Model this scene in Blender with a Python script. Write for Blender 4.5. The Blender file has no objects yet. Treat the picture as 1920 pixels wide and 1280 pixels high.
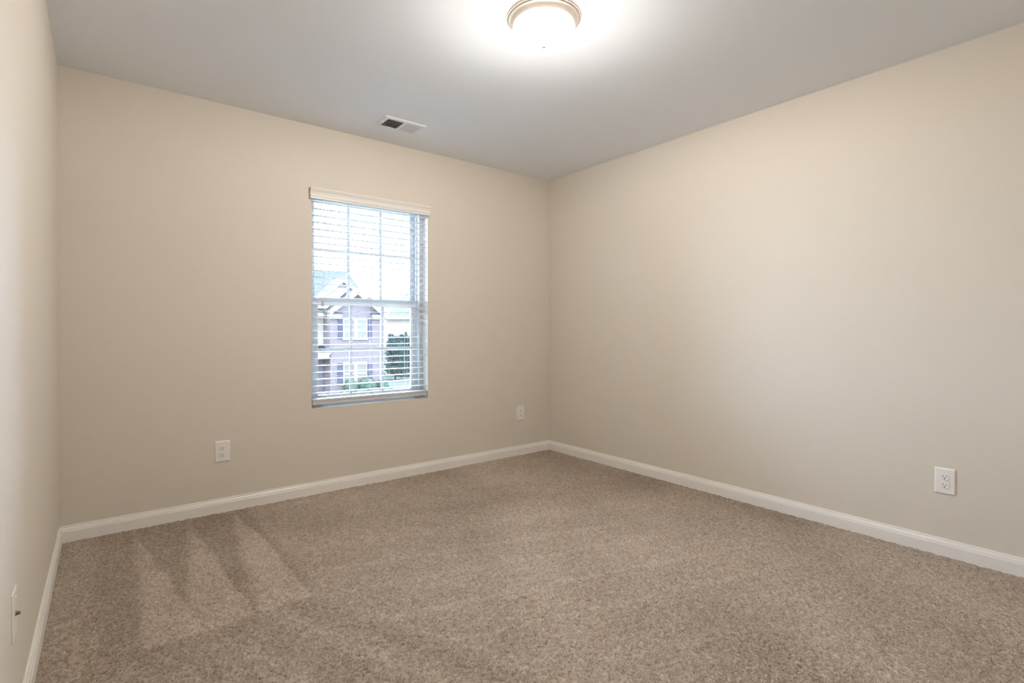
import bpy, bmesh, math, random
import numpy as np
from mathutils import Vector, Matrix

S = bpy.context.scene
COL = S.collection
PI = math.pi
# room: left wall x=0, right wall x=W, window wall y=D, wall behind the camera y=YF, ceiling z=H
W, D, YF, H = 3.371, 3.514, -0.27, 2.44

# ------------------------------------------------------------------ camera
cam = bpy.data.cameras.new('camera')
cam.sensor_width = 36.0
cam.lens = 973.2 / 1920 * 36
cam.shift_y = -19.39 / 1920
cam.clip_start = 0.02
cam.clip_end = 300
camo = bpy.data.objects.new('camera', cam)
COL.objects.link(camo)
camo.location = (0.1873, 0.0, 1.092)
camo.rotation_euler = (PI / 2 - 0.00361, 0.0003, -0.6652)
S.camera = camo

# ------------------------------------------------------------------ light
SKY = (0.59, 0.76, 1.0)
SKY_BACK = 15.0          # sky over our own roof
SKY_FRONT = 54.0        # bright hazy sky over the street, where the veiled sun stands
BULB_POWER = 74.0
BULB_COLOR = (1.0, 0.97, 0.91)
GLASS_GLOW = 30.0
world = bpy.data.worlds.new('overcast_sky')
S.world = world
world.use_nodes = True
bg = world.node_tree.nodes['Background']
bg.inputs[0].default_value = SKY + (1,)
wt = world.node_tree
tc = wt.nodes.new('ShaderNodeTexCoord')
dt = wt.nodes.new('ShaderNodeVectorMath')
dt.operation = 'DOT_PRODUCT'
_d = (0.12, 0.86, 0.50)
dt.inputs[1].default_value = _d
wt.links.new(tc.outputs['Generated'], dt.inputs[0])
mr_ = wt.nodes.new('ShaderNodeMapRange')
mr_.interpolation_type = 'SMOOTHSTEP'
mr_.inputs['From Min'].default_value = 0.0
mr_.inputs['From Max'].default_value = 0.95
mr_.inputs['To Min'].default_value = SKY_BACK
mr_.inputs['To Max'].default_value = SKY_FRONT
wt.links.new(dt.outputs['Value'], mr_.inputs['Value'])
wt.links.new(mr_.outputs[0], bg.inputs[1])
S.view_settings.view_transform = 'Standard'
S.view_settings.look = 'None'
S.view_settings.gamma = 1.0
S.view_settings.use_curve_mapping = False
S.view_settings.exposure = 0.0


# ------------------------------------------------------------------ helpers
def tag(o, label=None, cat=None, group=None, kind=None):
    for k, v in (('label', label), ('category', cat), ('group', group), ('kind', kind)):
        if v:
            o[k] = v
    return o


def empty(name, loc, rz=0.0, label=None, cat=None, group=None, kind=None):
    o = bpy.data.objects.new(name, None)
    o.empty_display_size = 0.05
    COL.objects.link(o)
    o.location = loc
    o.rotation_euler = (0, 0, rz)
    return tag(o, label, cat, group, kind)


class MB:
    """collects shapes and links them as one mesh object"""
    def __init__(self):
        self.v = []
        self.f = []
        self.sm = []

    def add(self, vs, fs, smooth=False):
        n = len(self.v)
        self.v += [tuple(p) for p in vs]
        self.f += [tuple(i + n for i in f) for f in fs]
        self.sm += [smooth] * len(fs)
        return self

    def box(self, a, b):
        x0, y0, z0 = (min(a[i], b[i]) for i in range(3))
        x1, y1, z1 = (max(a[i], b[i]) for i in range(3))
        vs = [(x0, y0, z0), (x1, y0, z0), (x1, y1, z0), (x0, y1, z0),
              (x0, y0, z1), (x1, y0, z1), (x1, y1, z1), (x0, y1, z1)]
        return self.add(vs, [(0, 3, 2, 1), (4, 5, 6, 7), (0, 1, 5, 4), (1, 2, 6, 5), (2, 3, 7, 6), (3, 0, 4, 7)])

    def obox(self, c, size, rot):
        """box of a size turned by a matrix about its centre"""
        hx, hy, hz = (s / 2 for s in size)
        vs = [Vector(c) + rot @ Vector(p) for p in
              ((-hx, -hy, -hz), (hx, -hy, -hz), (hx, hy, -hz), (-hx, hy, -hz),
               (-hx, -hy, hz), (hx, -hy, hz), (hx, hy, hz), (-hx, hy, hz))]
        return self.add(vs, [(0, 3, 2, 1), (4, 5, 6, 7), (0, 1, 5, 4), (1, 2, 6, 5), (2, 3, 7, 6), (3, 0, 4, 7)])

    def prism(self, poly, axis, a, b):
        """polygon of 2-D points pushed along an axis from a to b ('x': (y,z)  'y': (x,z)  'z': (x,y))"""
        def P(q, t):
            return {'x': (t, q[0], q[1]), 'y': (q[0], t, q[1]), 'z': (q[0], q[1], t)}[axis]
        n = len(poly)
        vs = [P(q, a) for q in poly] + [P(q, b) for q in poly]
        fs = [tuple(range(n)), tuple(range(2 * n - 1, n - 1, -1))]
        fs += [(i, i + n, (i + 1) % n + n, (i + 1) % n) for i in range(n)]
        return self.add(vs, fs)

    def lathe(self, prof, c=(0, 0, 0), n=48, axis='z', smooth=True):
        vs = []
        for r, h in prof:
            for k in range(n):
                a = 2 * PI * k / n
                p = (r * math.cos(a), r * math.sin(a), h)
                if axis == 'y':
                    p = (p[0], p[2], p[1])
                if axis == 'x':
                    p = (p[2], p[0], p[1])
                vs.append((c[0] + p[0], c[1] + p[1], c[2] + p[2]))
        fs = []
        for i in range(len(prof) - 1):
            for k in range(n):
                k2 = (k + 1) % n
                fs.append((i * n + k, i * n + k2, (i + 1) * n + k2, (i + 1) * n + k))
        return self.add(vs, fs, smooth)

    def tube(self, pts, r, n=8):
        vs, fs = [], []
        for i, p in enumerate(pts):
            p = Vector(p)
            d = (Vector(pts[min(i + 1, len(pts) - 1)]) - Vector(pts[max(i - 1, 0)])).normalized()
            u = d.cross(Vector((0, 0, 1)) if abs(d.z) < .9 else Vector((1, 0, 0))).normalized()
            w = d.cross(u)
            rr = r[i] if isinstance(r, (list, tuple)) else r
            for k in range(n):
                a = 2 * PI * k / n
                vs.append(p + u * rr * math.cos(a) + w * rr * math.sin(a))
        for i in range(len(pts) - 1):
            for k in range(n):
                k2 = (k + 1) % n
                fs.append((i * n + k, i * n + k2, (i + 1) * n + k2, (i + 1) * n + k))
        m = len(pts) * n
        fs += [tuple(range(n))[::-1], tuple(range(m - n, m))]
        return self.add(vs, fs, True)

    def build(self, name, mat, parent=None, bevel=0.0, seg=2):
        me = bpy.data.meshes.new(name)
        me.from_pydata(self.v, [], self.f)
        me.polygons.foreach_set('use_smooth', self.sm)
        me.materials.append(mat)
        bm = bmesh.new()
        bm.from_mesh(me)
        bmesh.ops.recalc_face_normals(bm, faces=bm.faces)
        bm.to_mesh(me)
        bm.free()
        o = bpy.data.objects.new(name, me)
        COL.objects.link(o)
        if parent:
            o.parent = parent
        if bevel:
            b = o.modifiers.new('bevel', 'BEVEL')
            b.width = bevel
            b.segments = seg
            b.limit_method = 'ANGLE'
            b.angle_limit = math.radians(40)
        return o


def copy_tree(o, parent=None):
    c = o.copy()
    COL.objects.link(c)
    c.parent = parent
    for ch in list(o.children):
        copy_tree(ch, c)
    return c


# ------------------------------------------------------------------ materials
def mat(name, color, rough=0.5, metal=0.0, spec=0.5, noise=None, bump=None):
    """principled; noise=(scale, amount) varies the colour a little, bump=(scale, strength, distance)"""
    m = bpy.data.materials.new(name)
    m.use_nodes = True
    nt = m.node_tree
    b = nt.nodes['Principled BSDF']
    b.inputs['Base Color'].default_value = color + (1,)
    b.inputs['Roughness'].default_value = rough
    b.inputs['Metallic'].default_value = metal
    b.inputs['Specular IOR Level'].default_value = spec
    if noise or bump:
        tc = nt.nodes.new('ShaderNodeTexCoord')
    if noise:
        n = nt.nodes.new('ShaderNodeTexNoise')
        n.inputs['Scale'].default_value = noise[0]
        n.inputs['Detail'].default_value = 4
        nt.links.new(tc.outputs['Object'], n.inputs['Vector'])
        r = nt.nodes.new('ShaderNodeMapRange')
        r.inputs['From Min'].default_value = 0.25
        r.inputs['From Max'].default_value = 0.75
        r.inputs['To Min'].default_value = 1 - noise[1]
        r.inputs['To Max'].default_value = 1 + noise[1]
        nt.links.new(n.outputs['Fac'], r.inputs['Value'])
        mx = nt.nodes.new('ShaderNodeMix')
        mx.data_type = 'RGBA'
        mx.blend_type = 'MULTIPLY'
        mx.inputs[0].default_value = 1
        mx.inputs[6].default_value = color + (1,)
        nt.links.new(r.outputs[0], mx.inputs[7])
        nt.links.new(mx.outputs[2], b.inputs['Base Color'])
    if bump:
        n2 = nt.nodes.new('ShaderNodeTexNoise')
        n2.inputs['Scale'].default_value = bump[0]
        n2.inputs['Detail'].default_value = 3
        nt.links.new(tc.outputs['Object'], n2.inputs['Vector'])
        bp = nt.nodes.new('ShaderNodeBump')
        bp.inputs['Strength'].default_value = bump[1]
        bp.inputs['Distance'].default_value = bump[2]
        nt.links.new(n2.outputs['Fac'], bp.inputs['Height'])
        nt.links.new(bp.outputs[0], b.inputs['Normal'])
    return m


def brick_mat(name, c1, c2, mortar):
    m = mat(name, c1, 0.85, spec=0.2)
    nt = m.node_tree
    b = nt.nodes['Principled BSDF']
    tc = nt.nodes.new('ShaderNodeTexCoord')
    sp = nt.nodes.new('ShaderNodeSeparateXYZ')
    ad = nt.nodes.new('ShaderNodeMath')
    cb = nt.nodes.new('ShaderNodeCombineXYZ')
    nt.links.new(tc.outputs['Object'], sp.inputs[0])
    nt.links.new(sp.outputs['X'], ad.inputs[0])
    nt.links.new(sp.outputs['Y'], ad.inputs[1])
    nt.links.new(ad.outputs[0], cb.inputs['X'])
    nt.links.new(sp.outputs['Z'], cb.inputs['Y'])
    br = nt.nodes.new('ShaderNodeTexBrick')
    br.inputs['Color1'].default_value = c1 + (1,)
    br.inputs['Color2'].default_value = c2 + (1,)
    br.inputs['Mortar'].default_value = mortar + (1,)
    br.inputs['Scale'].default_value = 1.0
    br.inputs['Brick Width'].default_value = 0.24
    br.inputs['Row Height'].default_value = 0.085
    br.inputs['Mortar Size'].default_value = 0.012
    nt.links.new(cb.outputs[0], br.inputs['Vector'])
    nt.links.new(br.outputs['Color'], b.inputs['Base Color'])
    return m


def lap_mat(name, color, pitch, axis='Z', depth=0.08):
    """siding boards or shingle rows: a saw-tooth bump with a groove colour"""
    m = mat(name, color, 0.7, spec=0.3)
    nt = m.node_tree
    b = nt.nodes['Principled BSDF']
    tc = nt.nodes.new('ShaderNodeTexCoord')
    sp = nt.nodes.new('ShaderNodeSeparateXYZ')
    nt.links.new(tc.outputs['Object'], sp.inputs[0])
    fr = nt.nodes.new('ShaderNodeMath')
    fr.operation = 'MULTIPLY'
    fr.inputs[1].default_value = 1 / pitch
    nt.links.new(sp.outputs[axis], fr.inputs[0])
    f2 = nt.nodes.new('ShaderNodeMath')
    f2.operation = 'FRACT'
    nt.links.new(fr.outputs[0], f2.inputs[0])
    bp = nt.nodes.new('ShaderNodeBump')
    bp.inputs['Strength'].default_value = 0.6
    bp.inputs['Distance'].default_value = pitch * depth
    bp.invert = True
    nt.links.new(f2.outputs[0], bp.inputs['Height'])
    nt.links.new(bp.outputs[0], b.inputs['Normal'])
    return m


M = {}
M['wall'] = mat('beige_wall_paint', (0.685, 0.62, 0.535), 0.6, spec=0.35, bump=(260, 0.06, 0.002))
M['ceiling'] = mat('white_ceiling_paint', (0.865, 0.9, 0.95), 0.9, spec=0.2, bump=(220, 0.08, 0.002))
M['trim'] = mat('white_trim_paint', (0.84, 0.8, 0.75), 0.35, noise=(6, 0.02))
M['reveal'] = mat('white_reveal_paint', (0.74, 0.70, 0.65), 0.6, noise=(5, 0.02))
M['vinyl'] = mat('white_window_vinyl', (0.62, 0.62, 0.62), 0.4, noise=(4, 0.015))
M['slat'] = mat('white_blind_slat', (0.66, 0.66, 0.655), 0.4, noise=(3, 0.015))
M['valance'] = mat('cream_blind_valance', (0.80, 0.76, 0.71), 0.4, noise=(8, 0.02))
M['cord'] = mat('white_cord', (0.82, 0.8, 0.77), 0.8, noise=(200, 0.05))
M['tassel'] = mat('beige_tassel', (0.62, 0.57, 0.51), 0.5, noise=(60, 0.06))
M['plate'] = mat('white_plate_plastic', (0.82, 0.79, 0.745), 0.3, noise=(10, 0.01))
M['slot'] = mat('dark_slot', (0.02, 0.016, 0.012), 0.7, noise=(100, 0.1))
M['brass'] = mat('coax_metal', (0.16, 0.12, 0.09), 0.4, metal=0.8, noise=(100, 0.1))
M['nickel'] = mat('brushed_nickel', (0.56, 0.5, 0.445), 0.38, metal=0.85, noise=(30, 0.03))
M['finial'] = mat('satin_finial', (0.78, 0.68, 0.58), 0.4, metal=0.2, noise=(30, 0.03))
M['vent'] = mat('white_vent_enamel', (0.82, 0.83, 0.86), 0.4, noise=(10, 0.01))
M['duct_shade'] = mat('dark_duct_shade', (0.025, 0.022, 0.02), 0.8, noise=(20, 0.1))
M['dark_shingle'] = lap_mat('blue_grey_shingle', (0.014, 0.0145, 0.0145), 0.17)
M['brick'] = brick_mat('red_brick', (0.125, 0.092, 0.096), (0.095, 0.07, 0.076), (0.22, 0.185, 0.175))
M['siding'] = lap_mat('cream_siding', (0.34, 0.28, 0.225), 0.15)
M['shingle'] = lap_mat('grey_shingle', (0.024, 0.024, 0.024), 0.17)
M['xtrim'] = mat('white_house_trim', (0.3, 0.25, 0.22), 0.6, noise=(3, 0.02))
M['shutter'] = lap_mat('slate_shutter', (0.052, 0.047, 0.066), 0.06)
M['xdoor'] = mat('grey_front_door', (0.12, 0.1, 0.105), 0.5, noise=(3, 0.05))
M['curtain'] = mat('pale_window_blind', (0.115, 0.105, 0.08), 0.35, noise=(4, 0.05))
M['lawn'] = mat('green_lawn', (0.042, 0.046, 0.036), 0.95, spec=0.1, noise=(1.2, 0.25), bump=(60, 0.6, 0.05))
M['concrete'] = mat('pale_concrete', (0.14, 0.115, 0.095), 0.9, noise=(3, 0.06))
M['leaf'] = mat('dark_green_leaf', (0.062, 0.085, 0.075), 0.95, spec=0.05, noise=(3, 0.35))
M['shrub'] = mat('mid_green_leaf', (0.055, 0.083, 0.058), 0.95, spec=0.05, noise=(3, 0.3))
M['bark'] = mat('grey_bark', (0.07, 0.06, 0.055), 0.9, noise=(8, 0.25))

# clear pane: mostly see-through with a faint reflection
gm = bpy.data.materials.new('clear_glass')
gm.use_nodes = True
nt = gm.node_tree
nt.nodes.clear()
out = nt.nodes.new('ShaderNodeOutputMaterial')
mix = nt.nodes.new('ShaderNodeMixShader')
tr = nt.nodes.new('ShaderNodeBsdfTransparent')
tr.inputs[0].default_value = (0.95, 0.97, 0.97, 1)
gl = nt.nodes.new('ShaderNodeBsdfGlossy')
gl.inputs['Roughness'].default_value = 0.03
fr = nt.nodes.new('ShaderNodeFresnel')
fr.inputs['IOR'].default_value = 1.45
nt.links.new(fr.outputs[0], mix.inputs[0])
nt.links.new(tr.outputs[0], mix.inputs[1])
nt.links.new(gl.outputs[0], mix.inputs[2])
nt.links.new(mix.outputs[0], out.inputs[0])
M['glass'] = gm

# frosted lamp glass: glows, and lets the bulb's light out
lm = bpy.data.materials.new('frosted_lamp_glass')
lm.use_nodes = True
nt = lm.node_tree
nt.nodes.clear()
out = nt.nodes.new('ShaderNodeOutputMaterial')
add = nt.nodes.new('ShaderNodeAddShader')
tr = nt.nodes.new('ShaderNodeBsdfTransparent')
tr.inputs[0].default_value = (0.85, 0.85, 0.85, 1)
em = nt.nodes.new('ShaderNodeEmission')
em.inputs[0].default_value = (1.0, 0.95, 0.89, 1)
em.inputs[1].default_value = GLASS_GLOW
nt.links.new(tr.outputs[0], add.inputs[0])
nt.links.new(em.outputs[0], add.inputs[1])
nt.links.new(add.outputs[0], out.inputs[0])
M['lamp_glass'] = lm

bm_ = bpy.data.materials.new('added_halo_emission')  # emission of an added strip that brightens the ceiling round the lamp
bm_.use_nodes = True
nt = bm_.node_tree
nt.nodes.clear()
out = nt.nodes.new('ShaderNodeOutputMaterial')
em = nt.nodes.new('ShaderNodeEmission')
em.inputs[0].default_value = (1.0, 0.95, 0.89, 1)
em.inputs[1].default_value = 130.0
nt.links.new(em.outputs[0], out.inputs[0])
M['added_halo_strip'] = bm_

# carpet: yarn flecks and the lay of the pile come from mesh attributes
cm = bpy.data.materials.new('beige_frieze_carpet')
cm.use_nodes = True
nt = cm.node_tree
b = nt.nodes['Principled BSDF']
b.inputs['Roughness'].default_value = 0.95
b.inputs['Specular IOR Level'].default_value = 0.1
at = nt.nodes.new('ShaderNodeAttribute')
at.attribute_name = 'yarn'
ramp = nt.nodes.new('ShaderNodeValToRGB')
ramp.color_ramp.elements[0].position = 0.0
ramp.color_ramp.elements[0].color = (0.14, 0.104, 0.080, 1)
ramp.color_ramp.elements[1].position = 1.0
ramp.color_ramp.elements[1].color = (0.64, 0.55, 0.465, 1)
e = ramp.color_ramp.elements.new(0.5)
e.color = (0.385, 0.315, 0.255, 1)
nt.links.new(at.outputs['Fac'], ramp.inputs[0])
# fine yarn ends: small dark gaps and light tips
tc = nt.nodes.new('ShaderNodeTexCoord')
wn = nt.nodes.new('ShaderNodeTexNoise')
wn.inputs['Scale'].default_value = 150
wn.inputs['Detail'].default_value = 1
nt.links.new(tc.outputs['Object'], wn.inputs['Vector'])
wv = nt.nodes.new('ShaderNodeVectorMath')
wv.operation = 'MULTIPLY_ADD'
wv.inputs[1].default_value = (.012, .012, .012)
nt.links.new(wn.outputs['Color'], wv.inputs[0])
nt.links.new(tc.outputs['Object'], wv.inputs[2])
fn = nt.nodes.new('ShaderNodeTexNoise')
fn.inputs['Scale'].default_value = 230
fn.inputs['Detail'].default_value = 2
fn.inputs['Roughness'].default_value = 0.6
nt.links.new(wv.outputs[0], fn.inputs['Vector'])
r2 = nt.nodes.new('ShaderNodeValToRGB')
r2.color_ramp.elements[0].position = 0.34
r2.color_ramp.elements[0].color = (0.38, 0.345, 0.315, 1)
r2.color_ramp.elements[1].position = 0.66
r2.color_ramp.elements[1].color = (1.22, 1.20, 1.18, 1)
e = r2.color_ramp.elements.new(0.46)
e.color = (1.0, 1.0, 1.0, 1)
nt.links.new(fn.outputs['Fac'], r2.inputs[0])
mx = nt.nodes.new('ShaderNodeMix')
mx.data_type = 'RGBA'
mx.blend_type = 'MULTIPLY'
mx.inputs[0].default_value = 1
nt.links.new(ramp.outputs[0], mx.inputs[6])
nt.links.new(r2.outputs[0], mx.inputs[7])
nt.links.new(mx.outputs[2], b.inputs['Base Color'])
bp = nt.nodes.new('ShaderNodeBump')
bp.inputs['Strength'].default_value = 0.7
bp.inputs['Distance'].default_value = 0.002
nt.links.new(fn.outputs['Fac'], bp.inputs['Height'])
nt.links.new(bp.outputs[0], b.inputs['Normal'])
M['carpet'] = cm

# ------------------------------------------------------------------ room shell
TH = 0.14
WX0, WX1, WZ0, WZ1 = 1.262, 2.127, 0.567, 2.03      # window opening
RY = D + 0.20                                     # outer face of the window wall
tag(MB().box((-TH, YF - TH, -0.1), (0, RY, H + .06)).build('wall_left', M['wall']), kind='structure')
tag(MB().box((W, YF - TH, -0.1), (W + TH, RY, H + .06)).build('wall_right', M['wall']), kind='structure')
tag(MB().box((0, YF - TH, -0.1), (W, YF, H + .06)).build('wall_front', M['wall']), kind='structure')
wb = MB()
xs, zs = (0, WX0, WX1, W), (-0.1, WZ0, WZ1, H)
for i in range(3):
    for j in range(3):
        if (i, j) == (1, 1):
            continue
        for y in (D, RY):
            wb.add([(xs[i], y, zs[j]), (xs[i + 1], y, zs[j]), (xs[i + 1], y, zs[j + 1]), (xs[i], y, zs[j + 1])],
                   [(0, 1, 2, 3)])
me_back = wb.build('wall_back', M['wall'])
# close the rim of the opening and the outer edges so the wall is solid
bm = bmesh.new()
bm.from_mesh(me_back.data)
bmesh.ops.remove_doubles(bm, verts=bm.verts, dist=1e-4)
edges = [e for e in bm.edges if e.is_boundary]
ret = bmesh.ops.bridge_loops(bm, edges=[e for e in edges if all(WX0 - .01 < v.co.x < WX1 + .01 and WZ0 - .01 < v.co.z < WZ1 + .01 for v in e.verts)])
edges = [e for e in bm.edges if e.is_boundary]
bmesh.ops.bridge_loops(bm, edges=edges)
bmesh.ops.recalc_face_normals(bm, faces=bm.faces)
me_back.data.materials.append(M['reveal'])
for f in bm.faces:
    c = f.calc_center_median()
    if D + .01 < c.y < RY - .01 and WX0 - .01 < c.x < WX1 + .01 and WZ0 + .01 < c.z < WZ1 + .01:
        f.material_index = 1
bm.to_mesh(me_back.data)
bm.free()
tag(me_back, kind='structure')
tag(MB().box((0, YF, H), (W, D, H + .06)).build('ceiling', M['ceiling']), kind='structure')

# baseboards: flat face, small step, sloped moulding and bead on top
BP = [(0, -0.02), (0.014, -0.02), (0.014, 0.054), (0.0125, 0.0565), (0.0125, 0.059), (0.0100, 0.069),
      (0.0070, 0.0735), (0.0070, 0.0760), (0.0062, 0.0815), (0.0045, 0.0828), (0, 0.0828)]
tag(MB().prism([(D - a, z) for a, z in BP], 'x', 0.0, W).build('baseboard_back', M['trim']), kind='structure')
tag(MB().prism([(a, z) for a, z in BP], 'y', YF, D).build('baseboard_left', M['trim']), kind='structure')
tag(MB().prism([(W - a, z) for a, z in BP], 'y', YF, D).build('baseboard_right', M['trim']), kind='structure')
tag(MB().prism([(YF + a, z) for a, z in BP], 'x', 0.0, W).build('baseboard_front', M['trim']), kind='structure')


# ------------------------------------------------------------------ carpet
def carpet():
    rng = np.random.default_rng(7)
    step = 0.0042
    nx, ny = int(W / step) + 1, int((D - YF) / step) + 1
    X, Y = np.meshgrid(np.linspace(0, W, nx), np.linspace(YF, D, ny))

    def conv(a, kern):
        K = np.zeros_like(a)
        kh, kw = kern.shape
        K[:kh, :kw] = kern
        K = np.roll(K, (-(kh // 2), -(kw // 2)), (0, 1))
        return np.fft.irfft2(np.fft.rfft2(a) * np.fft.rfft2(K), a.shape)

    def gauss(s):
        r = int(3 * s) + 1
        g = np.exp(-0.5 * (np.arange(-r, r + 1) / s) ** 2)
        k = np.outer(g, g)
        return k / k.sum()

    def unit(a):
        return (a - a.mean()) / a.std()

    def smooth(s):
        return unit(conv(rng.standard_normal((ny, nx)), gauss(s)))

    # short yarn ends: noise drawn out along a direction that changes from tuft to tuft
    base = rng.standard_normal((ny, nx))
    k = 6
    ang = ((smooth(2.0) * 0.9 + smooth(6.0) * 0.4) % 1.0) * k
    fib = np.zeros((ny, nx))
    g = np.arange(-6, 7)
    GX, GY = np.meshgrid(g, g)
    for i in range(k):
        a = PI * i / k
        u = GX * math.cos(a) + GY * math.sin(a)
        v = -GX * math.sin(a) + GY * math.cos(a)
        kern = np.exp(-(u / 1.9) ** 2 - (v / 0.66) ** 2)
        f = conv(base, kern / np.sqrt((kern ** 2).sum()))
        wgt = np.clip(1 - np.abs((ang - i + k / 2) % k - k / 2), 0, 1)
        fib += wgt * f
    fib = unit(fib)
    mid = smooth(2.2)
    low = smooth(10)
    big = smooth(45)
    h = 0.0019 * np.clip(fib, -2.4, 2.2) + 0.0003 * mid + 0.0003 * low

    # lay of the pile after vacuuming: 1 brushed towards the light, 0 away from it
    def sstep(a, b, x):
        t = np.clip((x - a) / (b - a), 0, 1)
        return t * t * (3 - 2 * t)
    wob = 0.006 * smooth(14)
    lay = np.zeros((ny, nx))
    fan = (Y > 2.15 + 0.02 * X + wob * .6)
    def wedge(left, right, e=0.012):
        yl = [p[1] for p in left][::-1]; xl = [p[0] for p in left][::-1]
        yr = [p[1] for p in right][::-1]; xr = [p[0] for p in right][::-1]
        L = np.interp(Y, yl, xl) + wob
        R = np.interp(Y, yr, xr) + wob
        return sstep(L - 2.2 * e, L + 2.2 * e, X) * (1 - sstep(R - e, R + e, X))
    fanlay = -0.75 + 0.0 * X
    fanlay += 0.75 * (1 - sstep(0.10, 0.2, X))
    fanlay += 1.45 * wedge([(0.312, 3.40), (0.305, 2.6), (0.284, 2.15)], [(0.315, 3.40), (0.333, 3.243), (0.393, 2.804), (0.45, 2.3), (0.46, 2.15)])
    fanlay += 1.45 * wedge([(0.566, 3.484), (0.495, 2.89), (0.446, 2.45), (0.44, 2.15)], [(0.566, 3.484), (0.57, 3.218), (0.602, 2.787), (0.632, 2.248), (0.64, 2.15)])
    fanlay += 1.45 * wedge([(0.786, 3.443), (0.72, 2.939), (0.691, 2.531), (0.655, 2.15)], [(0.79, 3.443), (0.833, 3.008), (0.846, 2.675), (0.853, 2.15)])
    inside = (1 - sstep(0.845, 0.90, X + wob)) * sstep(2.135 + 0.045 * X, 2.150 + 0.045 * X, Y + wob)
    lay += fanlay * inside
    near = (1 - inside) * (1 - sstep(2.3, 2.9, X + 0.25 * Y))
    # strokes in front of the fan
    q = X - 0.42 * (2.15 - Y)
    strokes = np.zeros((ny, nx))
    for c, w_, a_ in ((0.30, .10, -.7), (0.49, .02, .35), (0.58, .07, -.65), (0.70, .03, .55), (0.80, .06, -.65), (0.89, .025, .25),
                      (1.02, .05, -.25)):
        strokes += a_ * np.exp(-(((q - c) + wob) / w_) ** 2)
    lay += 0.75 * strokes * (1 - sstep(2.12, 2.17, Y - 0.045 * X)) * sstep(1.0, 1.6, Y + X * .3)
    lay += -0.32 * (1 - sstep(2.125, 2.145, Y - 0.045 * X + wob)) * (1 - sstep(.80, 1.05, q)) * sstep(0.05, .2, X) * sstep(0.9, 1.9, Y)
    # broad faint passes over the rest of the floor
    p = X * 0.60 + Y * 0.80
    t = X * 0.80 - Y * 0.60
    for c, w_, a_ in ((1.9, .018, .45), (2.15, .02, .55), (2.42, .016, .42), (2.66, .02, .55), (2.95, .06, .3), (3.3, .08, -.35), (3.75, .12, .25)):
        lay += a_ * np.exp(-(((Y + 0.30 * X) - c + wob) / w_) ** 2) * sstep(0.85, 1.05, X) * (1 - sstep(2.4, 3.0, X))
    lay += 0.32 * np.sin(t * 6.3 + big * 0.9) * sstep(1.0, 1.7, X)
    lay += -0.5 * sstep(0.45, 0.1, W - X) * sstep(0.3, 1.2, Y)  # yarn darker in a strip along the right wall
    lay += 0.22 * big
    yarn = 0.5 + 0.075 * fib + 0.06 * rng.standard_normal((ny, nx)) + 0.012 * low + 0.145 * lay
    yarn = np.clip(yarn, 0.02, 1)
    h += 0.0006 * lay
    # keep the pile down at the walls' faces
    co = np.stack([X, Y, h], -1).reshape(-1, 3).astype(np.float32)
    idx = np.arange(nx * ny).reshape(ny, nx)
    quads = np.stack([idx[:-1, :-1], idx[:-1, 1:], idx[1:, 1:], idx[1:, :-1]], -1).reshape(-1, 4)
    me = bpy.data.meshes.new('floor')
    me.vertices.add(len(co))
    me.vertices.foreach_set('co', co.ravel())
    me.loops.add(quads.size)
    me.loops.foreach_set('vertex_index', quads.ravel().astype(np.int32))
    me.polygons.add(len(quads))
    me.polygons.foreach_set('loop_start', np.arange(0, quads.size, 4, dtype=np.int32))
    me.update(calc_edges=True)
    me.polygons.foreach_set('use_smooth', np.ones(len(quads), bool))
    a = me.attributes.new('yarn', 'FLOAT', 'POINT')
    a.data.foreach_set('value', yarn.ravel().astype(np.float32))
    me.materials.append(M['carpet'])
    o = bpy.data.objects.new('floor', me)
    COL.objects.link(o)
    return tag(o, kind='structure')


carpet()

# ------------------------------------------------------------------ window
FY0 = D + 0.080
win = empty('window_1', ((WX0 + WX1) / 2, D + 0.12, WZ0), kind='structure')


def w(mb, name, m, parent=win, bevel=0.0015):
    """build in world coordinates under the window's empty"""
    ox, oy, oz = win.location
    mb.v = [(x - ox, y - oy, z - oz) for x, y, z in mb.v]
    return mb.build(name, m, parent, bevel)


FX0, FX1, FZ0, FZ1 = WX0 + .030, WX1 - .030, WZ0 + .034, WZ1 - .022
f = MB()
f.box((WX0, FY0, WZ0), (FX0, RY - .01, WZ1)).box((FX1, FY0, WZ0), (WX1, RY - .01, WZ1))
f.box((FX0, FY0, WZ0), (FX1, RY - .01, FZ0)).box((FX0, FY0, FZ1), (FX1, RY - .01, WZ1))
f.box((FX0, D + .118, FZ0), (FX0 + .008, D + .126, FZ1)).box((FX1 - .008, D + .118, FZ0), (FX1, D + .126, FZ1))
w(f, 'window_frame', M['vinyl'])


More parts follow.
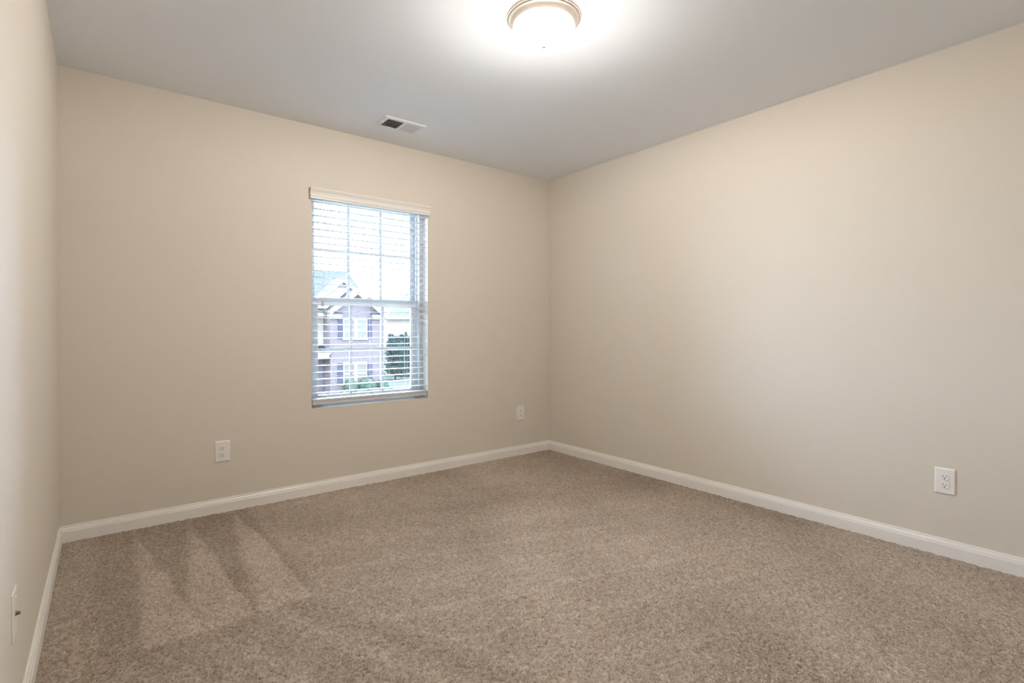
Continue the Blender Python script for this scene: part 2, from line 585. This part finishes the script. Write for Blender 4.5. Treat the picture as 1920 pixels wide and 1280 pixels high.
def sash(name, y, z0, z1, top, bot, x0, x1, sl, sr):
    s = MB()
    s.box((x0, y, z0), (x0 + sl, y + .032, z1)).box((x1 - sr, y, z0), (x1, y + .032, z1))
    s.box((x0 + sl, y, z0), (x1 - sr, y + .032, z0 + bot)).box((x0 + sl, y, z1 - top), (x1 - sr, y + .032, z1))
    # glazing bead
    g = 0.006
    s.box((x0 + sl, y + .008, z0 + bot), (x0 + sl + g, y + .026, z1 - top))
    s.box((x1 - sr - g, y + .008, z0 + bot), (x1 - sr, y + .026, z1 - top))
    so = w(s, name, M['vinyl'])
    gx0, gx1, gz0, gz1 = x0 + sl, x1 - sr, z0 + bot, z1 - top
    pm = MB().box((gx0, y + .016, gz0), (gx1, y + .020, gz1))
    p = w(pm, 'glass_pane', M['glass'], so, 0)
    gr = MB()
    for k in (1, 2):
        xc = gx0 + (gx1 - gx0) * k / 3
        gr.box((xc - .011, y + .011, gz0), (xc + .011, y + .0155, gz1))
    zc = (gz0 + gz1) / 2
    gr.box((gx0, y + .0105, zc - .011), (gx1, y + .0150, zc + .011))
    w(gr, 'muntin_grid', M['vinyl'], so, 0)
    return so


sash('upper_sash', D + .162, 1.262, FZ1 + .006, .022, .044, FX0 + .002, FX1 - .002, .034, .026)
lo = sash('lower_sash', D + .122, FZ0, 1.308, .049, .036, FX0 + .002, FX1 - .002, .045, .036)
lk = MB().box((1.675, D + .108, 1.308), (1.735, D + .14, 1.318)).box((1.69, D + .10, 1.318), (1.72, D + .125, 1.326))
w(lk, 'sash_lock', M['vinyl'], lo)

# ------------------------------------------------------------------ blind
SX0, SX1 = 1.268, 2.119
SY0, SY1 = D + .005, D + .055
blind = empty('window_blind', ((SX0 + SX1) / 2, D + .03, 0.583),
              label='white horizontal slat blind with cream valance, lowered over the window', cat='blind')


def bl(mb, name, m, parent=blind, bevel=0.0):
    ox, oy, oz = blind.location
    mb.v = [(x - ox, y - oy, z - oz) for x, y, z in mb.v]
    return mb.build(name, m, parent, bevel)


VP = [(D - .006, 2.026), (D - .030, 2.026), (D - .032, 2.020), (D - .029, 2.012), (D - .022, 2.000), (D - .019, 1.988),
      (D - .021, 1.978), (D - .026, 1.972), (D - .026, 1.968), (D - .022, 1.966), (D - .022, 1.955), (D - .012, 1.953), (D - .010, 1.962)]
v = MB().prism(VP, 'x', 1.250, 2.137)
for x0, x1 in ((1.250, 1.256), (2.131, 2.137)):
    v.box((x0, D - .012, 1.956), (x1, D - .0005, 2.024))
bl(v, 'valance', M['valance'], bevel=.001)
bl(MB().box((SX0, D + .006, 1.962), (SX1, D + .056, 1.998)), 'headrail', M['slat'], bevel=.002)


def slat_mb(z, tilt=0.0):
    n = 6
    s = MB()
    top, bot = [], []
    for i in range(n + 1):
        t = i / n
        y = SY0 + (SY1 - SY0) * t
        c = 0.0016 * (1 - (2 * t - 1) ** 2) + tilt * (t - .5)
        top.append((y, z + c + .0014))
        bot.append((y, z + c - .0014))
    s.prism(top + bot[::-1], 'x', SX0, SX1)
    return s


PITCH = 0.0457
proto = bl(slat_mb(0.583), 'slat', M['slat'])
ztop = 1.945
random.seed(3)
for i in range(29):
    o = proto if i == 0 else proto.copy()
    if i:
        COL.objects.link(o)
        o.parent = blind
    o.location = (0, 0, ztop - PITCH * i - 0.583)
    o.rotation_euler = (random.uniform(-.012, .012), random.uniform(-.0006, .0006), 0)
for k in range(5):
    o = proto.copy()
    COL.objects.link(o)
    o.parent = blind
    o.location = (0, 0, 0.6095 + k * .0038 - 0.583)
    o.rotation_euler = (0.0, 0, 0)
bl(MB().box((SX0, SY0 + .001, .592), (SX1, SY1 - .001, .606)), 'bottom_rail', M['slat'], bevel=.003)
for x in (1.410, 1.687, 1.961):
    c = MB()
    for y in (SY0 - .0015, SY1 + .0015):
        c.tube([(x, y, 1.965), (x, y, 1.3), (x, y, .583)], .0008, 6)
    for i in range(29):
        z = ztop - PITCH * i - .0022
        c.tube([(x, SY0 - .0015, z), (x, (SY0 + SY1) / 2, z), (x, SY1 + .0015, z)], .0005, 5)
    c.tube([(x - .006, SY0 + .006, .591), (x, SY0 - .001, .5845), (x + .006, SY0 + .006, .591)], .0012, 6)
    bl(c, 'ladder_cord', M['cord'])


def pull(x, ztas, name, r=.0088, ln=.034):
    y = D - .004
    c = bl(MB().tube([(x, y, 1.96), (x + .001, y, 1.6), (x, y, ztas + ln / 2)], .0008, 6), name, M['cord'])
    t = MB().lathe([(0, ln / 2), (r * .7, ln / 2), (r * .9, ln * .3), (r, -ln * .2), (r, -ln * .42), (r * .8, -ln / 2), (0, -ln / 2)],
                   (x, y, ztas), 16)
    bl(t, 'tassel', M['tassel'], c)
    return c


pull(1.334, 1.264, 'lift_cord')
pull(1.345, 1.212, 'lift_cord')
pull(2.040, 1.112, 'tilt_cord', .005, .026)
pull(2.049, 1.074, 'tilt_cord', .005, .026)


# ------------------------------------------------------------------ outlets
def rounded(wd, ht, r, n=5):
    pts = []
    for cx, cz, a0 in ((wd / 2 - r, ht / 2 - r, 0), (-wd / 2 + r, ht / 2 - r, 90), (-wd / 2 + r, -ht / 2 + r, 180), (wd / 2 - r, -ht / 2 + r, 270)):
        for k in range(n + 1):
            a = math.radians(a0 + 90 * k / n)
            pts.append((cx + r * math.cos(a), cz + r * math.sin(a)))
    return pts


PW, PH = .080, .124


def plate_mb(k=1.0):
    p = MB()
    lay = [(0.0, 1.0, .0), (-.0035 * k, 1.0, 0), (-.0058 * k, .0, .0035), (-.0065 * k, .0, .008)]
    rings = []
    for y, _, ins in lay:
        rings.append([(x, y, z + PH / 2) for x, z in rounded(PW - 2 * ins, PH - 2 * ins, .003, 3)])
    n = len(rings[0])
    vs = [q for r in rings for q in r]
    fs = [(i * n + k, i * n + (k + 1) % n, (i + 1) * n + (k + 1) % n, (i + 1) * n + k) for i in range(len(rings) - 1) for k in range(n)]
    fs += [tuple(range(n)), tuple(range((len(rings) - 1) * n, len(rings) * n))]
    return p.add(vs, fs)


def make_outlet(loc, rz, label):
    t = empty('electrical_outlet', loc, rz, label, 'outlet', 'duplex outlets on the walls')
    plate_mb().build('cover_plate', M['plate'], t)
    for dz in (.0195, -.0195):
        zc = PH / 2 + dz
        sh = []
        for k in range(40):
            a = 2 * PI * k / 40
            sh.append((max(-.0170, min(.0170, .0185 * math.cos(a))), max(-.0140, min(.0140, .0172 * math.sin(a)))))
        r = MB().prism([(x, z + zc) for x, z in sh], 'y', -.0055, -.0092)
        ro = r.build('receptacle', M['plate'], t, bevel=.0009)
        MB().box((-.0075, -.0088, zc + .0005), (-.0053, -.0096, zc + .0085)).build('contact_slot', M['slot'], ro)
        MB().box((.0053, -.0088, zc + .0015), (.0075, -.0096, zc + .0080)).build('contact_slot', M['slot'], ro)
        MB().prism([(.0028 * math.cos(2 * PI * k / 12), zc - .0068 + max(-.0028, .0030 * math.sin(2 * PI * k / 12))) for k in range(12)],
                   'y', -.0088, -.0096).build('ground_hole', M['slot'], ro)
    MB().lathe([(0, -.0080), (.0022, -.0078), (.0032, -.0066), (.0032, -.0055)], (0, 0, PH / 2), 16, 'y').build('screw', M['plate'], t)
    return t


make_outlet((0.7395, D, 0.301), 0, 'white duplex outlet low on the window wall, left of the window')
make_outlet((3.036, D, 0.303), 0, 'white duplex outlet low on the window wall near the right corner, smallest in view')
make_outlet((W, 0.678, 0.299), -PI / 2, 'white duplex outlet low on the long right wall, largest in view')

cx_ = empty('coax_wall_plate', (0, 1.846, 0.296), PI / 2,
            'white wall plate on the left wall with one dark coaxial jack sticking out', 'wall plate')
plate_mb(.6).build('cover_plate', M['plate'], cx_)
j = MB().lathe([(0, -.0135), (.0022, -.0135), (.0034, -.013), (.0042, -.0125), (.0044, -.008), (.0044, -.006), (.0062, -.006), (.0062, -.003)], (0, 0, PH / 2), 18, 'y')
j.build('coax_jack', M['brass'], cx_)
for dz in (.042, -.042):
    MB().lathe([(0, -.0054), (.0022, -.0052), (.0032, -.0044), (.0032, -.0030)], (0, 0, PH / 2 + dz), 16, 'y').build('screw', M['plate'], cx_)

# ------------------------------------------------------------------ ceiling vent
VX0, VX1, VY0, VY1 = 1.577, 1.872, 3.055, 3.242
vent = empty('ceiling_vent', ((VX0 + VX1) / 2, (VY0 + VY1) / 2, H),
             label='white two-bank air register in the ceiling above the window', cat='vent')
vx, vy, vz = vent.location


def vn(mb, name, m, bevel=0.0):
    mb.v = [(x - vx, y - vy, z - vz) for x, y, z in mb.v]
    return mb.build(name, m, vent, bevel)


BX = ((1.612, 1.720), (1.738, 1.846))
BY = (3.090, 3.214)
fl = MB()
zb, zt = H - .009, H
# sloped outer edge and a flat face round the two openings
O = [(VX0, VY0), (VX1, VY0), (VX1, VY1), (VX0, VY1)]
I = [(VX0 + .010, VY0 + .010), (VX1 - .010, VY0 + .010), (VX1 - .010, VY1 - .010), (VX0 + .010, VY1 - .010)]
fl.add([(x, y, H - .001) for x, y in O] + [(x, y, zb) for x, y in I], [(i, (i + 1) % 4, (i + 1) % 4 + 4, i + 4) for i in range(4)])
xs_ = [I[0][0], BX[0][0], BX[0][1], BX[1][0], BX[1][1], I[1][0]]
ys_ = [I[0][1], BY[0], BY[1], I[2][1]]
for i in range(5):
    for k in range(3):
        if k == 1 and i in (1, 3):
            continue
        fl.box((xs_[i], ys_[k], zb), (xs_[i + 1], ys_[k + 1], zb + .0015))
vn(fl, 'register_frame', M['vent'])
vn(MB().box((BX[0][0] - .004, BY[0] - .004, H - .0012), (BX[1][1] + .004, BY[1] + .004, H - .0002)), 'duct_shade_sheet', M['duct_shade'])  # solid dark sheet on the ceiling, the duct's inner shade put into its colour
for (a, b_), sgn in ((BX[0], 1), (BX[1], -1)):
    lv = MB()
    n = 9
    for k in range(n):
        x = a + (b_ - a) * (k + .5) / n
        lv.obox((x, (BY[0] + BY[1]) / 2, H - .0058), (.0009 if sgn > 0 else .0009, BY[1] - BY[0], .0095 if sgn > 0 else .0125),
                Matrix.Rotation(sgn * math.radians(40 if sgn > 0 else 44), 3, 'Y'))
    vn(lv, 'louver_bank', M['vent'])
vn(MB().box((1.592, 3.140, zb - .008), (1.600, 3.152, zb + .001)), 'damper_lever', M['vent'], .001)

# ------------------------------------------------------------------ ceiling lamp
LX, LY = 1.664, 1.662
lamp = empty('ceiling_light', (LX, LY, H), label='round flush ceiling light with glowing frosted glass bowl and nickel ring', cat='ceiling light')
ring = [(.0, 0), (.020, 0), (.020, -.012), (.125, -.012), (.135, -.0125), (.150, -.0135), (.158, -.017), (.1605, -.022), (.1605, -.028), (.158, -.031), (.1560, -.0300), (.1548, -.0235),
        (.1535, -.0305), (.152, -.034), (.1495, -.0355), (.1465, -.0365), (.141, -.041), (.135, -.0475), (.1305, -.0535), (.1290, -.0555), (.1270, -.0555), (.1265, -.052)]
MB().lathe(ring, (0, 0, 0), 96).build('metal_ring', M['nickel'], lamp)
# added glowing strip, hidden in a gap made above the pan, for the ceiling halo
MB().lathe([(.118, -.0035), (.118, -.0100)], (0, 0, 0), 96).build('added_halo_strip', M['added_halo_strip'], lamp)
dome = [(.1275, -.050), (.1290, -.0565), (.1308, -.061), (.1312, -.066)]
for k in range(1, 17):
    a = k / 16 * PI / 2
    dome.append((.1312 * math.cos(a) ** .85 if k < 16 else .0, -.066 - .068 * math.sin(a)))
MB().lathe(dome, (0, 0, 0), 96).build('glass_bowl', M['lamp_glass'], lamp)
MB().lathe([(0, -.132), (.011, -.133), (.013, -.136), (.009, -.139), (.0105, -.142), (.009, -.146), (.005, -.1485), (0, -.149)], (0, 0, 0), 24).build('finial', M['finial'], lamp)
bl_ = bpy.data.lights.new('bulb', 'POINT')
bl_.energy = BULB_POWER
bl_.color = BULB_COLOR
bl_.shadow_soft_size = 0.03
bo = bpy.data.objects.new('bulb', bl_)
COL.objects.link(bo)
bo.parent = lamp
bo.location = (0, 0, -.062)

# ------------------------------------------------------------------ outside: ground
GZ = -3.8
tag(MB().box((-40, RY + 1, GZ - .2), (80, 110, GZ)).build('ground', M['lawn']), kind='structure')
tag(MB().prism([(10.9, 37.7), (13.25, 37.7), (12.9, 35.0), (10.6, 35.0)], 'z', GZ, GZ + .03).build('walkway', M['concrete']),
    'pale concrete front walk leading to the brick house porch', 'walkway')

# ------------------------------------------------------------------ outside: brick house across the street
bh = empty('brick_house', (13.0, 40.0, GZ), label='two storey red brick house with white gables seen through the window', cat='house')


def hp(mb, name, m, root=bh, parent=None, bevel=0.0):
    ox, oy, oz = root.location
    mb.v = [(x - ox, y - oy, z - oz) for x, y, z in mb.v]
    return mb.build(name, m, parent or root, bevel)


BY0 = 38.0                       # brick bay front
BX0, BX1 = 13.127, 16.962
EZ = 2.15                        # eaves
apex = (15.09, 4.13)
bay = MB().prism([(BX0, GZ), (BX1, GZ), (BX1, EZ), (apex[0], apex[1] - .28), (BX0, EZ)], 'y', BY0, BY0 + 8.0)
hp(bay, 'brick_wall', M['brick'])
hp(MB().box((5.5, 39.5, GZ), (BX0 + .1, 46, 2.4)), 'siding_wall', M['siding'])
# hipped main roof
e0, e1, e2, e3 = (4.9, 37.9), (17.2, 37.9), (17.2, 46.6), (4.9, 46.6)
zr, ze = 5.82, 2.12
mr = MB().add([(e0[0], 39.0, ze), (e1[0], 38.6, ze), (e2[0], e2[1], ze), (e3[0], e3[1], ze), (8.6, 42.5, zr), (16.2, 42.5, zr)],
              [(0, 1, 5, 4), (1, 2, 5), (2, 3, 4, 5), (3, 0, 4), (0, 3, 2, 1)])
hp(mr, 'main_roof', M['shingle'])
# large white front gable behind the bay
GA = (14.511, 4.94)
sl = 0.80
gx0 = GA[0] - (GA[1] - 2.35) / sl
gx1 = GA[0] + (GA[1] - 2.35) / sl
hp(MB().prism([(gx0, 2.35), (gx1, 2.35), (GA[0], GA[1] - .1)], 'y', 39.3, 42.0), 'gable_wall', M['siding'])
gr_ = MB()
for s in (-1, 1):
    xe = gx0 - .35 if s < 0 else gx1 + .35
    zs_ = GA[1] - abs(xe - GA[0]) * sl
    gr_.prism([(GA[0], GA[1] + .09), (GA[0], GA[1] - .26), (xe, zs_ - .26), (xe, zs_ + .09)], 'y', 38.97, 39.30)
hp(gr_, 'gable_rake', M['xtrim'])
g2 = MB()
for s in (-1, 1):
    xe = gx0 - .4 if s < 0 else gx1 + .4
    zs_ = GA[1] - abs(xe - GA[0]) * sl
    g2.prism([(GA[0], GA[1]), (xe, zs_), (xe, zs_ + .08), (GA[0], GA[1] + .08)], 'y', 39.0, 42.6)
hp(g2, 'gable_roof', M['shingle'])
hp(MB().prism([(14.18, 4.30), (14.84, 4.30), (14.511, 4.60)], 'y', 39.22, 39.31), 'gable_vent', M['curtain'])
# lower skirt roof and eave on the left
hp(MB().prism([(38.75, 2.28), (39.6, 2.75), (39.6, 2.62), (38.75, 2.15)], 'x', 4.9, BX0 - .05), 'skirt_roof', M['shingle'])
hp(MB().box((4.9, 38.72, 2.03), (13.15, 38.80, 2.30)).box((4.9, 38.8, 2.03), (13.15, 39.5, 2.08)), 'left_eave', M['xtrim'])
# bay gable: rake boards, roof edge, cornice returns
rk, rf = MB(), MB()
for s, tip in ((-1, (12.93, 2.24)), (1, (17.24, 2.18))):
    rk.prism([(apex[0], apex[1] + .08), (apex[0], apex[1] - .42), (tip[0] - s * .12, tip[1] - .1), (tip[0], tip[1] + .10)], 'y', BY0 - .38, BY0)
    rf.prism([(apex[0], apex[1] + .07), apex, tip, (tip[0], tip[1] + .09)], 'y', BY0 - .34, BY0 + 5)
hp(rk, 'bay_rake', M['xtrim'])
hp(rf, 'bay_roof', M['shingle'])
for x0, x1 in ((12.90, 13.93), (16.25, 17.22)):
    c = MB().box((x0, BY0 - .34, 2.02), (x1, BY0, 2.20)).box((x0 + .1, BY0 - .2, 1.86), (x1 - .1, BY0, 2.02))
    co = hp(c, 'cornice_return', M['xtrim'])
    hp(MB().prism([(BY0 - .38, 2.20), (BY0, 2.46), (BY0, 2.20)], 'x', x0 - .02, x1 + .02), 'return_roof', M['shutter'], parent=co)
hp(MB().box((BX1, BY0 - .02, GZ), (BX1 + .12, BY0 + .1, 2.02)), 'corner_board', M['xtrim'])


def house_window(x0, x1, z0, z1, y):
    fr_ = MB()
    t_ = .085
    xm = (x0 + x1) / 2 + .03
    fr_.box((x0, y - .07, z0), (x0 + t_, y + .05, z1)).box((x1 - t_, y - .07, z0), (x1, y + .05, z1))
    fr_.box((x0 + t_, y - .07, z1 - t_), (x1 - t_, y + .05, z1)).box((x0 - .05, y - .1, z0 - .06), (x1 + .05, y + .05, z0 + .06))
    fr_.box((xm - .125, y - .08, z0), (xm + .125, y + .05, z1))
    zm = (z0 + z1) / 2 - .04
    fr_.box((x0, y - .055, zm - .06), (x1, y + .05, zm + .06))
    fo = hp(fr_, 'house_window', M['xtrim'])
    hp(MB().box((x0 + .02, y - .03, z0 + .02), (x1 - .02, y + .02, z1 - .02)), 'window_blind', M['curtain'], parent=fo)
    return fo


house_window(14.06, 15.925, 0.36, 1.86, BY0)
house_window(14.07, 15.90, -3.0, -1.36, BY0)
for x0, x1, z0, z1 in ((13.71, 14.05, .40, 1.85), (15.935, 16.30, .40, 1.86), (13.67, 14.06, -2.92, -1.41), (15.91, 16.30, -2.92, -1.42)):
    sh = MB().box((x0, BY0 - .06, z0), (x1, BY0, z1))
    for zz in (z0, (z0 + z1) / 2 - .05, z1 - .09):
        sh.box((x0, BY0 - .08, zz), (x1, BY0 - .05, zz + .09))
    hp(sh, 'shutter', M['shutter'])
# porch to the left of the bay
hp(MB().prism([(37.9, -.62), (39.5, -.10), (39.5, -.24), (37.9, -.74)], 'x', 9.2, 13.2), 'porch_roof', M['shingle'])
hp(MB().box((9.2, 37.92, -1.02), (13.05, 38.15, -.70)).box((9.2, 37.86, -.74), (13.15, 38.1, -.60)), 'porch_beam', M['xtrim'])
hp(MB().box((9.4, 37.95, GZ), (9.57, 38.12, -1.0)), 'porch_post', M['xtrim'])
hp(MB().box((9.2, 37.9, GZ), (13.13, 39.5, GZ + .12)), 'porch_floor', M['concrete'])
dr = hp(MB().box((12.45, 39.40, GZ + .12), (13.10, 39.5, -1.2)), 'front_door', M['xdoor'])
hp(MB().box((11.3, 39.38, GZ + .12), (12.4, 39.5, -1.2)), 'porch_wall', M['xdoor'])

# ------------------------------------------------------------------ outside: second house
h2 = empty('cream_house', (28.0, 54.0, GZ), label='cream sided house with grey roof behind the trees, right of the brick house', cat='house')
hp(MB().box((23.95, 52, GZ), (40, 62, 2.45)), 'siding_wall', M['siding'], h2)
hp(MB().add([(23.4, 51.3, 2.35), (40.6, 51.3, 2.35), (40.6, 62.7, 2.35), (23.4, 62.7, 2.35), (29.6, 57, 6.2), (34.6, 57, 6.3), (24.9, 57, 4.75)],
            [(0, 1, 4, 6), (1, 5, 4), (1, 2, 5), (2, 3, 4, 5), (3, 6, 4), (3, 0, 6), (0, 3, 2, 1)]), 'main_roof', M['dark_shingle'], h2)
hp(MB().box((23.35, 51.22, 2.22), (40.6, 51.32, 2.42)).box((23.35, 51.3, 2.2), (23.5, 62, 2.42)), 'gutter', M['xtrim'], h2)
h2w = hp(MB().box((30, 51.93, .4), (31.6, 52.02, 1.9)), 'house_window', M['xtrim'], h2)
hp(MB().box((30.1, 51.91, .5), (31.5, 51.95, 1.8)), 'window_blind', M['curtain'], h2, h2w)
h3 = empty('pale_house', (24.5, 70.0, GZ), label='pale house far off in the gap between the two nearer houses', cat='house')
hp(MB().box((26.5, 68, GZ), (33.2, 76, 2.4)), 'siding_wall', M['xtrim'], h3)
hp(MB().add([(26.1, 67.4, 2.3), (33.6, 67.4, 2.3), (33.6, 76.6, 2.3), (26.1, 76.6, 2.3), (29.8, 70, 4.0), (29.8, 74, 4.0)],
            [(0, 1, 4), (1, 2, 5, 4), (2, 3, 5), (3, 0, 4, 5), (0, 3, 2, 1)]), 'main_roof', M['shingle'], h3)


# ------------------------------------------------------------------ outside: trees and shrubs
def leaf_cloud(rng, blobs, n, size):
    """many small folded leaves spread through a few soft blobs"""
    mb = MB()
    for _ in range(n):
        bx, by, bz, rx, rz = blobs[rng.integers(len(blobs))]
        d = rng.standard_normal(3)
        d /= np.linalg.norm(d)
        rad = rng.uniform(.35, 1.0) ** .5
        p = np.array((bx, by, bz)) + d * rad * np.array((rx, rx, rz))
        a = rng.standard_normal(3)
        a /= np.linalg.norm(a)
        c = np.cross(a, rng.standard_normal(3))
        c /= np.linalg.norm(c)
        s = size * rng.uniform(.6, 1.3)
        nrm = np.cross(a, c) * s * .18
        mb.add([p - a * s, p + c * s * .45 + nrm, p + a * s, p - c * s * .45 + nrm], [(0, 1, 2), (0, 2, 3)])
    return mb


def tree(name, x, y, h, r, label, n, seed, cat='tree', group=None, m='leaf', low=.12, size=.085):
    rng = np.random.default_rng(seed)
    root = empty(name, (x, y, GZ), label=label, cat=cat, group=group)
    blobs = []
    for k in range(26):
        t = low + (.80 - low) * k / 25
        rr = r * (1.0 - .45 * ((t - low) / (1 - low)) ** 1.6) * rng.uniform(.38, .60)
        a = k * 2.4 + rng.uniform(-.4, .4)
        d = r * (1.0 - .5 * t) * .55
        blobs.append((d * math.cos(a), d * math.sin(a), h * t, rr, h * rng.uniform(.07, .12)))
    for k in range(7):
        # loose shoots that stand up out of the crown
        a = k * 2.4 + rng.uniform(-.5, .5)
        d = r * rng.uniform(.1, .6)
        blobs.append((d * math.cos(a), d * math.sin(a), h * rng.uniform(.80, .90), r * .13, h * rng.uniform(.06, .10)))
    blobs.append((0, 0, h * (low + .25), r * .6, h * .22))
    leaf_cloud(rng, blobs, n, size).build('foliage', M[m], root)
    st = MB().tube([(0, 0, -.1), (0.03, 0, h * .4), (0, .02, h * .8)], [.09, .07, .03], 8)
    for k in range(6):
        a = k * 2.1
        z = h * (.25 + .1 * k)
        st.tube([(0, 0, z), (r * .3 * math.cos(a), r * .3 * math.sin(a), z + .25), (r * .5 * math.cos(a), r * .5 * math.sin(a), z + .6)], [.035, .022, .01], 6)
    st.build('trunk', M['bark'], root)
    return root


tree('evergreen_tree', 22.34, 46.6, 4.7, 1.40, 'taller left evergreen tree before the cream house', 12000, 1, group='evergreen trees before the cream house')
tree('evergreen_tree', 25.07, 49.3, 4.75, 1.36, 'right evergreen tree before the cream house, beside the window edge', 12000, 2, group='evergreen trees before the cream house')
tree('evergreen_tree', 21.6, 49.6, 3.3, .6, 'slim sparse evergreen just right of the brick house corner', 1800, 3, group='evergreen trees before the cream house', size=.08)


def shrub(x, y, r, h, label, n, seed, m, group):
    rng = np.random.default_rng(seed)
    root = empty('shrub', (x, y, GZ), label=label, cat='shrub', group=group)
    blobs = [(0, 0, h * .5, r * .93, h * .5), (0, 0, h * .55, r, h * .45)]
    leaf_cloud(rng, blobs, 2 * n, .045).build('foliage', M[m], root)
    core = MB().lathe([(0, h * .93), (r * .5, h * .86), (r * .82, h * .62), (r * .88, h * .35), (r * .6, h * .06), (.0, 0)], (0, 0, 0), 20)
    core.build('inner_foliage', M[m], root)
    return root


shrub(14.35, 37.1, .55, 1.28, 'round clipped green shrub under the brick house lower window, left one', 900, 11, 'shrub', 'round shrubs by the brick house')
shrub(15.55, 37.1, .66, 1.36, 'larger round clipped green shrub under the brick house lower window, right one', 1000, 12, 'shrub', 'round shrubs by the brick house')
shrub(16.85, 37.2, .5, 1.15, 'low round green shrub at the brick house right corner', 800, 13, 'shrub', 'round shrubs by the brick house')
for i, (x, lab) in enumerate(((13.6, 'leftmost dark low shrub in the front hedge row of the brick house'),
                              (14.62, 'second dark low shrub from the left in the front hedge row'),
                              (15.64, 'third dark low shrub from the left in the front hedge row'),
                              (16.66, 'rightmost dark low shrub in the front hedge row of the brick house'))):
    shrub(x, 35.9, .47, .62 + .05 * (i % 2), lab, 700, 20 + i, 'leaf', 'front hedge row')
